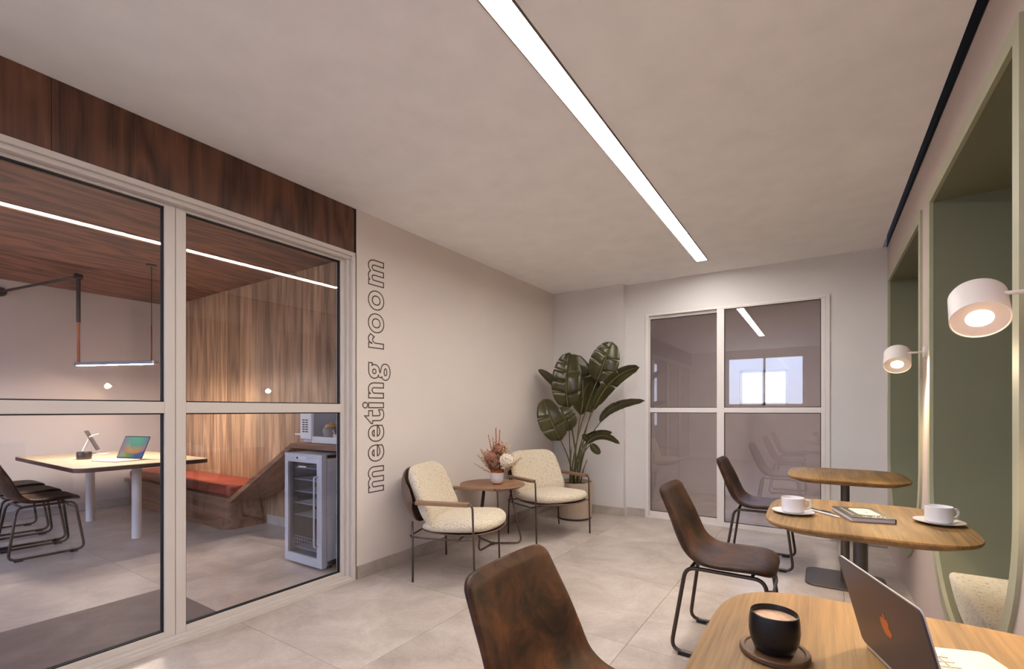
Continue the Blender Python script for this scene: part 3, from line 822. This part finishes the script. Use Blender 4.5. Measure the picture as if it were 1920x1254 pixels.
# ------------------------------------------------------------------ wall lamps
def make_wall_lamp():
    t = thing('wall_lamp', 'x', 'lamp')                  # origin on the wall; the arm reaches towards -X
    obj('wall_plate', lathe(B(), [(.034, 0), (.036, .004), (.034, .014)], 28), M['lamp_white'], t, rot=(0, R(-90), 0), autos=40)
    obj('arm', tube(B(), [(-.012, 0, 0), (-.088, 0, 0)], .0055, 10), M['lamp_white'], t, smooth=True)
    hd = obj('shade', lathe(B(), [(.0, .112), (.050, .112), (.058, .109), (.0615, .101), (.0625, 0), (.0600, -.001), (.0590, .003), (.029, .008), (.0275, .012), (.0, .012)], 48, cap=False),
             M['lamp_white'], t, loc=(-.127, -.010, -.069), rot=(R(-42), R(6), 0), autos=35)
    obj('bulb_disc', lathe(B(), [(.0, .0095), (.0268, .0095), (.0268, .0112), (0, .0112)], 28, cap=False), M['lamp_glow'], hd, label='glowing lens')
    d = bpy.data.lights.new('lamp_beam', 'SPOT'); d.energy = LAMP_W; d.color = (1.0, .74, .46); d.spot_size = R(150); d.spot_blend = .45; d.shadow_soft_size = .026
    lo = bpy.data.objects.new('lamp_beam', d); C.objects.link(lo); lo.parent = t; lo.location = (-.128, -.017, -.077); lo.rotation_euler = (R(-42), R(6), 0)
    return t
l0 = make_wall_lamp()
place(l0, (XR, 1.78, 1.512), 0, 'larger looking white drum wall lamp near the right edge, lit warm', 'white drum wall lamps')
place(dup(l0), (XR, 3.43, 1.518), 0, 'white drum wall lamp on the pier between the two green niches, lit warm', 'white drum wall lamps')

# ------------------------------------------------------------------ things on the cafe tables
def make_cup():
    t = thing('coffee_cup', 'x', 'cup')
    obj('cup_body', lathe(B(), [(.034, 0), (.040, .003), (.0435, .010), (.0445, .062), (.0425, .064), (.041, .060), (.040, .012), (.030, .008), (0, .008)], 40, cap=False), M['white'], t, autos=40)
    pts = [(.042, 0, .050), (.070, 0, .052), (.073, 0, .026), (.060, 0, .014), (.041, 0, .016)]
    obj('handle', tube(B(), round_path(pts, .014, 5), .0052, 8), M['white'], t, smooth=True)
    return t
def make_saucer():
    o = obj('saucer', lathe(B(), [(.040, 0), (.044, 0), (.060, .006), (.079, .011), (.080, .013), (.060, .0095), (.044, .0058), (0, .0055)], 48, cap=True), M['white'], autos=40)
    o['category'] = 'saucer'; return o
cup0, sau0 = make_cup(), make_saucer()
for i, (x, y, lc, ls) in enumerate(((-.100, 2.388, 'white cup at the left end of the table, beside the pens', 'white saucer under the cup at the left end of the table'),
                                    (.392, 2.484, 'white cup at the right end of the table, nearest the niche', 'white saucer under the cup nearest the niche'))):
    c = cup0 if i == 0 else dup(cup0); s = sau0 if i == 0 else dup(sau0)
    place(c, (x, y, TZ+.0062), R(22 if i == 0 else 28), lc, 'white coffee cups on the middle table')
    place(s, (x, y, TZ), 0, ls, 'white saucers on the middle table')
# book
bk = thing('book', 'black covered book with a cream print on the middle table', 'book', (.147, 2.470, TZ), R(-74.6))
BW, BH = .232, .152
obj('pages', bx(-BW/2+.003, BW/2-.003, -BH/2+.002, BH/2-.003, .0018, .0165), M['paper'], bk)
bc = B(); box(bc, -BW/2, BW/2, -BH/2, BH/2, 0, .0018); box(bc, -BW/2, BW/2, -BH/2, BH/2, .0165, .0183); box(bc, -BW/2, BW/2, BH/2-.002, BH/2, .0, .0183)
cv = obj('cover', bc, M['book'], bk, bevel=.0006, bseg=1)
obj('cover_print', prism(B(), rrect(.070, .040, .022, 6, -.015, .012), .0183, .0189), M['card'], cv, label='cream rounded patch printed on the cover')
bm = B(); rr = random.Random(2)
for k in range(16):
    a, b2 = rr.uniform(.062, .098), rr.uniform(-.03, .05); s_ = rr.uniform(.002, .006)
    prism(bm, [(a+s_*math.cos(q*1.26+rr.random()), b2+s_*math.sin(q*1.26)) for q in range(5)], .0183, .0188)
for k in range(9):
    a, b2 = -.08+.017*k, -.052; prism(bm, rrect(.0025, .004, .001, 2, a, b2), .0183, .0188)
obj('cover_print', bm, M['card'], cv, label='small cream flecks printed on the cover')
obj('cover_print', prism(B(), rrect(.006, .003, .0025, 4, .0, .016), .0189, .0193), M['book'], cv, label='small dark oval on the cream print')
# pens
pn = thing('pen', 'black clicking pen lying between the left cup and the book', 'pen', (.010, 2.462, TZ+.006), R(-46.7))
obj('pen_body', lathe(B(), [(.0012, -.076), (.0045, -.058), (.0055, -.02), (.0055, .066), (.003, .070)], 14), M['black_cup'], pn, rot=(0, R(-90), 0), autos=40)
obj('pen_clip', bx(-.006, .04, -.0018, .0018, .0055, .0078), M['black_cup'], pn, bevel=.0006)
obj('pen_button', lathe(B(), [(.0025, .070), (.0025, .079)], 10), M['black_cup'], pn, rot=(0, R(-90), 0))
pc = thing('pencil', 'white pencil lying alongside the black pen', 'pencil', (.012, 2.446, TZ+.0043), R(-46.7))
obj('pencil_body', lathe(B(), [(.0042, -.085), (.0042, .066)], 6), M['white_matte'], pc, rot=(0, R(90), 0))
obj('pencil_tip', lathe(B(), [(.0042, .066), (.0006, .084)], 6), M['card'], pc, rot=(0, R(90), 0))
# laptop with its lid towards the viewpoint
def make_laptop(name, label, W, D, H, tilt, body, scr, keys=True):
    """origin at the middle of the hinge, keyboard towards +X, lid leaning towards -X"""
    t = thing(name, label, 'laptop')
    obj('base', prism(B(), rrect(D/2, W/2, .012, 5, D/2), .002, .011), body, t, bevel=.0015, autos=40)
    if keys:
        kb = B(); kw = (W-.05)/12; kd = (D*.48)/5
        for i in range(5):
            for j in range(12): box(kb, .022+i*kd+.0012, .022+(i+1)*kd-.0012, -W/2+.025+j*kw+.0012, -W/2+.025+(j+1)*kw-.0012, .011, .0122)
        obj('keyboard', kb, M['laptop_keys'], t, kind='stuff')
        obj('trackpad', bx(D*.66, D*.94, -W*.18, W*.18, .011, .0114), M['laptop_light'], t)
    lid = obj('lid', prism(B(), rrect(H/2, W/2, .010, 5, H/2), -.0004, .0025), body, t, bevel=.0008, autos=40, loc=(.0, 0, .011), rot=(0, R(-90-tilt), 0))
    obj('lid_frame', prism(B(), rrect(H/2, W/2, .010, 5, H/2), -.0027, -.0003), M['laptop_light'], lid, bevel=.0005, bseg=1, label='light aluminium edge of the lid')
    sc = obj('screen', prism(B(), rrect(H/2-.008, W/2-.007, .006, 4, H/2+.001), -.0034, -.0026), scr, lid)
    return t, lid
M['laptop_keys'] = plain('pale_keys', (206, 200, 194), .6)
M['screen_off'] = plain('dark_screen', (14, 14, 18), .12)
lt, lid = make_laptop('laptop', 'space grey laptop seen from behind, open on the near table', .264, .190, .166, 15, M['laptop'], M['screen_off'])
o = lt; hd = math.atan2(.333, .943); dl = Vector((.333, -.943, 0))
pos = Vector((.07, 1.124, TZ))+dl*.132
o.location = (pos.x, pos.y, TZ-.0005); o.rotation_euler = (0, 0, hd)
# the base inside is lighter than the lid
bch = [c for c in lt.children if c.name.startswith('base')][0]; bch.data.materials[0] = M['laptop_light']; bch['label'] = 'light aluminium base'
# fruit emblem on the lid (bitten apple outline with a leaf)
ap = [(0, .78), (.18, .86), (.40, .88), (.62, .78), (.76, .60), (.62, .46), (.55, .28), (.57, .08), (.66, -.08), (.80, -.18), (.70, -.44), (.54, -.68), (.36, -.84), (.20, -.84), (0, -.76),
      (-.20, -.84), (-.38, -.84), (-.58, -.66), (-.76, -.36), (-.84, -.02), (-.82, .34), (-.68, .66), (-.44, .86), (-.20, .87)]
lf = [(.02, .98), (.04, 1.16), (.16, 1.34), (.36, 1.46), (.36, 1.28), (.26, 1.10)]
bm = B(); S_ = .0185; HC = .166/2
prism(bm, [(HC+y*S_, -x*S_) for x, y in ap], .0024, .0030); prism(bm, [(HC+y*S_, -x*S_) for x, y in lf], .0024, .0030)
obj('emblem', bm, M['copper'], lid, label='copper bitten-apple emblem')
# black cup on wooden coaster
co = obj('coaster', lathe(B(), [(.055, 0), (.058, .003), (.058, .009), (.056, .011), (.050, .011), (.048, .008), (0, .008)], 48), M['coaster'], autos=40, loc=(-.071, .995, TZ))
tag(co, 'round dark wooden coaster under the black cup', 'coaster')
bcp = thing('black_cup', 'matte black handleless cup full of milky coffee on the near table', 'cup', (-.071, .993, TZ+.0082))
obj('cup_body', lathe(B(), [(.028, 0), (.033, .003), (.040, .020), (.0425, .038), (.0415, .057), (.0395, .069), (.038, .070), (.037, .067), (.039, .05), (.036, .03), (0, .02)], 48, cap=False), M['black_cup'], bcp, autos=40)
obj('coffee', lathe(B(), [(.0385, .059), (0, .0592)], 40, cap=False), M['coffee'], bcp, label='milky coffee')

# ------------------------------------------------------------------ meeting room
mt = thing('meeting_table', 'pale meeting table with dark plum edge on two white round legs', 'table', (-5.97, 1.775, 0))
poly = rrect(.955, .505, .09, 8)
obj('table_top', prism(B(), poly, .7195, .7225), M['meeting_top'], mt)
obj('edge_band', prism(B(), poly, .684, .7195), M['meeting_edge'], mt, bevel=.003, autos=40)
for x in (-.64, .60): obj('leg', lathe(B(), [(.038, 0), (.038, .684)], 28), M['white_matte'], mt, autos=40, loc=(x, .02, 0))
TM = .7226
# bench that turns into a counter
be = thing('bench_counter', 'walnut bench that slopes up into the counter along the boarded wall', 'bench', (-4.6, 2.6, 0))
def lp(pts): return [(x+4.6, z) for x, z in pts]
def slabY(bm, pts, y0, y1): return loft(bm, [[(x, y0-2.6, z) for x, z in pts], [(x, y1-2.6, z) for x, z in pts]])
e = .042
y0, y1 = 2.32, YM-.0185
bm = B(); slabY(bm, lp([(-7.33, .345), (-4.765, .345), (-3.735, .92), (-2.90, .92), (-2.90, .92-e), (-3.72, .92-e), (-4.75, .345-e), (-7.33, .345-e)]), y0, y1)
obj('bench_board', bm, M['oak_bench'], be, bevel=.002)
pl_ = [(-7.33, 2.375), (-5.03, 2.375)]+[(-5.03+.11*math.sin(R(a)), 2.485-.11*math.cos(R(a))) for a in range(10, 91, 10)]+[(-4.92, y1), (-7.33, y1)]
obj('plinth', prism(B(), [(x+4.6, y-2.6) for x, y in pl_], 0, .303), M['oak_bench'], be, autos=30)
bm = B(); slabY(bm, lp([(-4.92, .30), (-4.76, .303), (-3.73, .878), (-2.90, .878), (-2.90, .10), (-4.92, .10)]), y1-.06, y1)
obj('back_panel', bm, M['oak_wall'], be)
bm = B(); slabY(bm, lp([(-4.915, 0), (-2.90, 0), (-2.90, .10), (-4.915, .10)]), y1-.05, y1)
obj('kick_board', bm, M['base'], be, label='pale stone kick board')
# bench cushion
cu = obj('bench_cushion', prism(B(), rrect(1.23, .232, .05, 6), 0, .10), M['red'], bevel=.032, bseg=5, autos=50, loc=(-6.06, 2.585, .3455))
tag(cu, 'long terracotta leather bench cushion below the boarded wall', 'cushion')
# wine cooler
fg = thing('wine_cooler', 'grey steel glass-door wine cooler under the counter', 'cooler', (-3.322, 2.43, 0))
w2, d0, d1_, h = .237, -.27, .29, .862
bm = B(); t_ = .03
box(bm, -w2, -w2+t_, d0+.045, d1_, .03, h); box(bm, w2-t_, w2, d0+.045, d1_, .03, h); box(bm, -w2, w2, d0+.045, d1_, h-t_, h); box(bm, -w2, w2, d0+.045, d1_, .03, .07); box(bm, -w2, w2, d1_-.02, d1_, .03, h)
obj('cabinet', bm, M['steel_grey'], fg, bevel=.002)
bm = B(); t2 = .002
box(bm, -w2+t_, -w2+t_+t2, d0+.05, d1_-.021, .07, h-t_); box(bm, w2-t_-t2, w2-t_, d0+.05, d1_-.021, .07, h-t_); box(bm, -w2+t_, w2-t_, d1_-.024, d1_-.021, .07, h-t_)
obj('liner', bm, M['steel_dark'], fg)
bm = B()
for x in (-w2+.03, w2-.07):
    for y in (d0+.07, d1_-.08): box(bm, x, x+.04, y, y+.04, 0, .03)
obj('feet', bm, M['rubber'], fg)
bm = B(); box(bm, -w2, -w2+.044, d0, d0+.042, .02, h); box(bm, w2-.062, w2, d0, d0+.042, .02, h); box(bm, -w2+.044, w2-.062, d0, d0+.042, h-.066, h); box(bm, -w2+.044, w2-.062, d0, d0+.042, .02, .085)
door = obj('door', bm, M['steel_grey'], fg, bevel=.002)
obj('glass_pane', bx(-w2+.044, w2-.062, d0+.016, d0+.026, .085, h-.066), M['glass_fridge'], door)
obj('handle', tube(B(), round_path([(w2-.05, d0, .70), (w2-.05, d0-.03, .70), (w2-.05, d0-.03, .18), (w2-.05, d0, .18)], .012), .0065, 8), M['steel_grey'], door, smooth=True)
bm = B(); box(bm, -w2+.15, -w2+.28, d0-.0012, d0, h-.045, h-.02)
cp = obj('control_panel', bm, M['white_matte'], door, label='pale control panel')
obj('display', bx(-w2+.158, -w2+.18, d0-.0022, d0-.001, h-.041, h-.025), M['gasket'], door, label='dark round-cornered display')
bm = B()
for k in range(7): box(bm, -w2+.165+k*.014, -w2+.165+k*.014+.011, d0+.0135, d0+.0158, h-.106, h-.095)
obj('logo_print', bm, M['white_matte'], door, label='small white maker mark on the glass')
for k in range(5):
    z = .742-k*.094
    sh = B(); box(sh, -w2+.034, w2-.034, d0+.055, d0+.060, z, z+.008)
    for j in range(12): box(sh, -w2+.04+j*.034, -w2+.044+j*.034, d0+.06, d1_-.03, z, z+.004)
    box(sh, -w2+.034, w2-.034, d0+.06, d1_-.03, z-.002, z)
    obj('shelf', sh, M['wire'], fg)
bs = B()
for z in (.115, .145, .175, .20):
    tube(bs, [(-w2+.04, d0+.06, z), (w2-.04, d0+.06, z)], .0025, 5)
for j in range(13): tube(bs, [(-w2+.04+j*.033, d0+.06, .115), (-w2+.04+j*.033, d0+.06, .20)], .002, 5)
box(bs, -w2+.04, w2-.04, d0+.06, d1_-.04, .105, .112)
obj('wire_basket', bs, M['wire'], fg)
# on the counter
ZB = .9202
cm = thing('coffee_machine', 'slim white coffee machine with side vents on the counter', 'machine', (-3.74, 2.60, ZB))
bm = B(); box(bm, -.085, .085, -.14, .14, .02, .34)
bo = obj('body', bm, M['white_matte'], cm, bevel=.012, bseg=3)
obj('foot', prism(B(), rrect(.075, .12, .02), 0, .02), M['steel_grey'], cm)
obj('drip_tray', bx(-.21, -.084, -.11, .06, .055, .068), M['white_matte'], cm, bevel=.004)
obj('spout', bx(-.135, -.084, -.04, .04, .22, .27), M['steel_grey'], cm, bevel=.008)
vt = B()
for i in range(6):
    for j in range(2): box(vt, -.045+j*.045, -.012+j*.045, -.1425, -.139, .085+i*.02, .095+i*.02)
obj('vent_slots', vt, M['steel_dark'], bo)
obj('side_plate', bx(.085, .098, -.13, .13, .02, .33), M['steel_grey'], cm, label='grey side plate')
tr = thing('tray', 'white rectangular tray on the counter under the lidded jar', 'tray', (-3.30, 2.50, ZB))
tb = B(); box(tb, -.25, .25, -.11, .11, 0, .006); box(tb, -.25, .25, -.11, -.103, 0, .058); box(tb, -.25, .25, .103, .11, 0, .058); box(tb, -.25, -.243, -.11, .11, 0, .058); box(tb, .243, .25, -.11, .11, 0, .058)
obj('tray_body', tb, M['white_matte'], tr, bevel=.001, bseg=1)
jr = thing('lidded_jar', 'rounded grey clay jar with ochre lid in the white tray', 'jar', (-3.45, 2.51, ZB+.0062))
obj('jar_body', lathe(B(), [(.046, 0), (.052, .004), (.070, .07), (.074, .095), (.066, .118), (.05, .128)], 36), M['clay'], jr, smooth=True)
obj('jar_lid', lathe(B(), [(.055, .128), (.054, .134), (.040, .150), (.012, .158), (.008, .162), (.012, .170), (.008, .176), (0, .177)], 36, cap=False), M['beige_lid'], jr, smooth=True, label='ochre domed lid with a knob')
sc_ = thing('sugar_bowl', 'small grey bowl with a spoon beside the lidded jar', 'bowl', (-3.315, 2.475, ZB+.0062))
obj('bowl_body', lathe(B(), [(.030, 0), (.034, .004), (.042, .07), (.039, .07), (.032, .01), (0, .008)], 28, cap=False), M['white_matte'], sc_, autos=40)
obj('spoon', tube(B(), [(-.01, 0, .02), (-.045, -.01, .09), (-.055, -.01, .105)], .004, 6), M['card'], sc_, smooth=True)
gp = obj('upright_board', bx(-3.62, -3.20, YM-.062, YM-.05, ZB, 1.45), M['white_matte'], bevel=.003)
tag(gp, 'plain grey upright board on the counter behind the lidded jar', 'board')
# on the meeting table
M['wallpaper'] = None
def wallpaper():
    m, nt, b = new_mat('screen_picture')
    t = nd(nt, 'ShaderNodeTexCoord')
    mp = nd(nt, 'ShaderNodeMapping'); nt.links.new(t.outputs['Generated'], mp.inputs['Vector'])
    # generated x = height on the lid, y = width
    ds = nd(nt, 'ShaderNodeVectorMath', _operation='DISTANCE'); ds.inputs[1].default_value = (.95, .55, .5)
    sp = nd(nt, 'ShaderNodeSeparateXYZ'); nt.links.new(t.outputs['Generated'], sp.inputs[0])
    cb = nd(nt, 'ShaderNodeCombineXYZ', Z=.5); nt.links.new(sp.outputs['X'], cb.inputs['X']); nt.links.new(sp.outputs['Y'], cb.inputs['Y'])
    nt.links.new(cb.outputs[0], ds.inputs[0])
    warm = ramp(nt, ds.outputs['Value'], [(.1, lin((60, 176, 150))), (.38, lin((90, 160, 140))), (.6, lin((196, 150, 84))), (.74, lin((214, 120, 66)))])
    cool = ramp(nt, sp.outputs['Y'], [(0, lin((214, 196, 60))), (.4, lin((70, 140, 70))), (.8, lin((28, 60, 140)))])
    st_ = nd(nt, 'ShaderNodeMath', _operation='GREATER_THAN'); st_.inputs[1].default_value = .76
    nt.links.new(ds.outputs['Value'], st_.inputs[0])
    mx = nd(nt, 'ShaderNodeMix', _data_type='RGBA'); nt.links.new(st_.outputs[0], mx.inputs[0])
    nt.links.new(warm.outputs[0], mx.inputs[6]); nt.links.new(cool.outputs[0], mx.inputs[7])
    side = nd(nt, 'ShaderNodeMix', _data_type='RGBA', _blend_type='MIX')
    sd = ramp(nt, sp.outputs['Y'], [(.0, (.75, .75, .75, 1)), (.3, (0, 0, 0, 1)), (.72, (0, 0, 0, 1)), (1, (.6, .6, .6, 1))])
    nt.links.new(sd.outputs[0], side.inputs[0]); nt.links.new(mx.outputs[2], side.inputs[6]); side.inputs[7].default_value = lin((40, 100, 170))
    b.inputs['Base Color'].default_value = (.02, .02, .02, 1); b.inputs['Roughness'].default_value = .2
    nt.links.new(side.outputs[2], b.inputs['Emission Color']); b.inputs['Emission Strength'].default_value = .34
    return m
M['wallpaper'] = wallpaper()
lt2, lid2 = make_laptop('laptop', 'open laptop with a colourful screen on the pale meeting table', .335, .22, .225, 22, M['laptop_light'], M['wallpaper'])
pos = (Vector((-5.71, 1.746, 0))+Vector((-5.386, 1.841, 0)))/2
lt2.location = (pos.x, pos.y, TM-.0015); lt2.rotation_euler = (0, 0, math.atan2(-.96, .28))
for o in lid2.children:
    if o.name.startswith('lid_frame'): o.data.materials[0] = M['screen_off']; o['label'] = 'dark edge of the lid'
sk = thing('speaker', 'small round black speaker with a brown foot band on the meeting table', 'speaker', (-5.97, 1.575, TM))
obj('speaker_body', lathe(B(), [(.056, .018), (.058, .024), (.058, .066), (.053, .072), (0, .072)], 32, cap=False), M['black_cup'], sk, autos=40)
obj('speaker_band', lathe(B(), [(.050, 0), (.056, .003), (.057, .018), (0, .018)], 32), M['coaster'], sk, autos=40, label='brown foot band')
ts = thing('tablet_stand', 'thin white wire tablet stand on the meeting table behind the laptop', 'stand', (-6.52, 1.80, TM))
for k, y in enumerate((-.06, .06)):
    obj('wire_leg', tube(B(), round_path([(.12, y, .004), (-.10, y, .004), (-.02, y, .20), (.03, y, .215)], .02), .004, 6), M['white_matte'], ts, smooth=True, rot=(0, 0, R(65)))
obj('cross_wire', tube(B(), [(-.10, -.06, .004), (-.10, .06, .004)], .004, 6), M['white_matte'], ts, rot=(0, 0, R(65)))
tb_ = thing('tablet', 'slim dark tablet leaning on the white wire stand', 'tablet', (-6.515, 1.835, TM+.045), R(65))
obj('tablet_body', prism(B(), rrect(.115, .085, .012, 4, .115), -.004, .004), M['laptop'], tb_, rot=(0, R(-115), 0), bevel=.001)
obj('tablet_screen', prism(B(), rrect(.108, .078, .006, 4, .115), -.0048, -.0038), M['screen_off'], tb_, rot=(0, R(-115), 0))
# pendant lamp
pd = thing('pendant_lamp', 'linear pendant lamp with leather strap and wall arm above the meeting table', 'lamp', (-5.825, 1.765, 0))
A_, Bq = Vector((-.405, -.165, 1.655)), Vector((.405, .165, 1.655))
dr = (Bq-A_).normalized(); sd_ = Vector((-dr.y, dr.x, 0))
def bar(bm, a, b, hw, z0, z1): return loft(bm, [[a+sd_*s*hw+Vector((0, 0, z)) for s, z in ((-1, z0), (1, z0), (1, z1), (-1, z1))], [b+sd_*s*hw+Vector((0, 0, z)) for s, z in ((-1, z0), (1, z0), (1, z1), (-1, z1))]])
obj('light_bar', bar(B(), A_-dr*.03, Bq+dr*.03, .022, -.012, .018), M['bar_grey'], pd, bevel=.002)
obj('diffuser', bar(B(), A_, Bq, .018, -.0145, -.0122), M['pendant_glow'], pd)
obj('end_cap', bar(B(), Bq+dr*.03, Bq+dr*.055, .023, -.013, .019), M['white_matte'], pd, bevel=.002)
ht = 2.535
obj('strap', bar(B(), A_-dr*.015, A_+dr*.015, .004, .018, ht-1.655), M['orange_strap'], pd)
obj('strap_sleeve', bar(B(), A_-dr*.019, A_+dr*.019, .007, .42, ht-1.655), M['black_cup'], pd)
end = Vector((XM+5.825+.02, 1.25-1.765, 2.46)); top = Vector((A_.x, A_.y, ht))
obj('wall_arm', tube(B(), [end, top], .013, 10), M['black_cup'], pd, smooth=True)
obj('arm_joint', lathe(B(), [(.028, -.03), (.03, -.025), (.03, .025), (.028, .03)], 16), M['black_cup'], pd, loc=top, rot=(R(90), 0, 0), autos=40)
obj('wall_mount', lathe(B(), [(.05, 0), (.05, .02)], 20), M['black_cup'], pd, loc=(XM+5.825, 1.25-1.765, 2.46), rot=(0, R(90), 0), autos=40)
obj('cable', tube(B(), [Bq+Vector((0, 0, .018)), Vector((Bq.x, Bq.y, 2.59))], .0035, 6), M['chair_metal'], pd, smooth=True)
obj('ceiling_rose', lathe(B(), [(.045, 2.585), (.045, 2.60)], 24), M['chair_metal'], pd, loc=(Bq.x, Bq.y, 0), autos=40)
obj('cable_grip', tube(B(), [Bq+Vector((0, 0, .018)), Bq+Vector((0, 0, .36))], .006, 8), M['orange_strap'], pd, smooth=True)
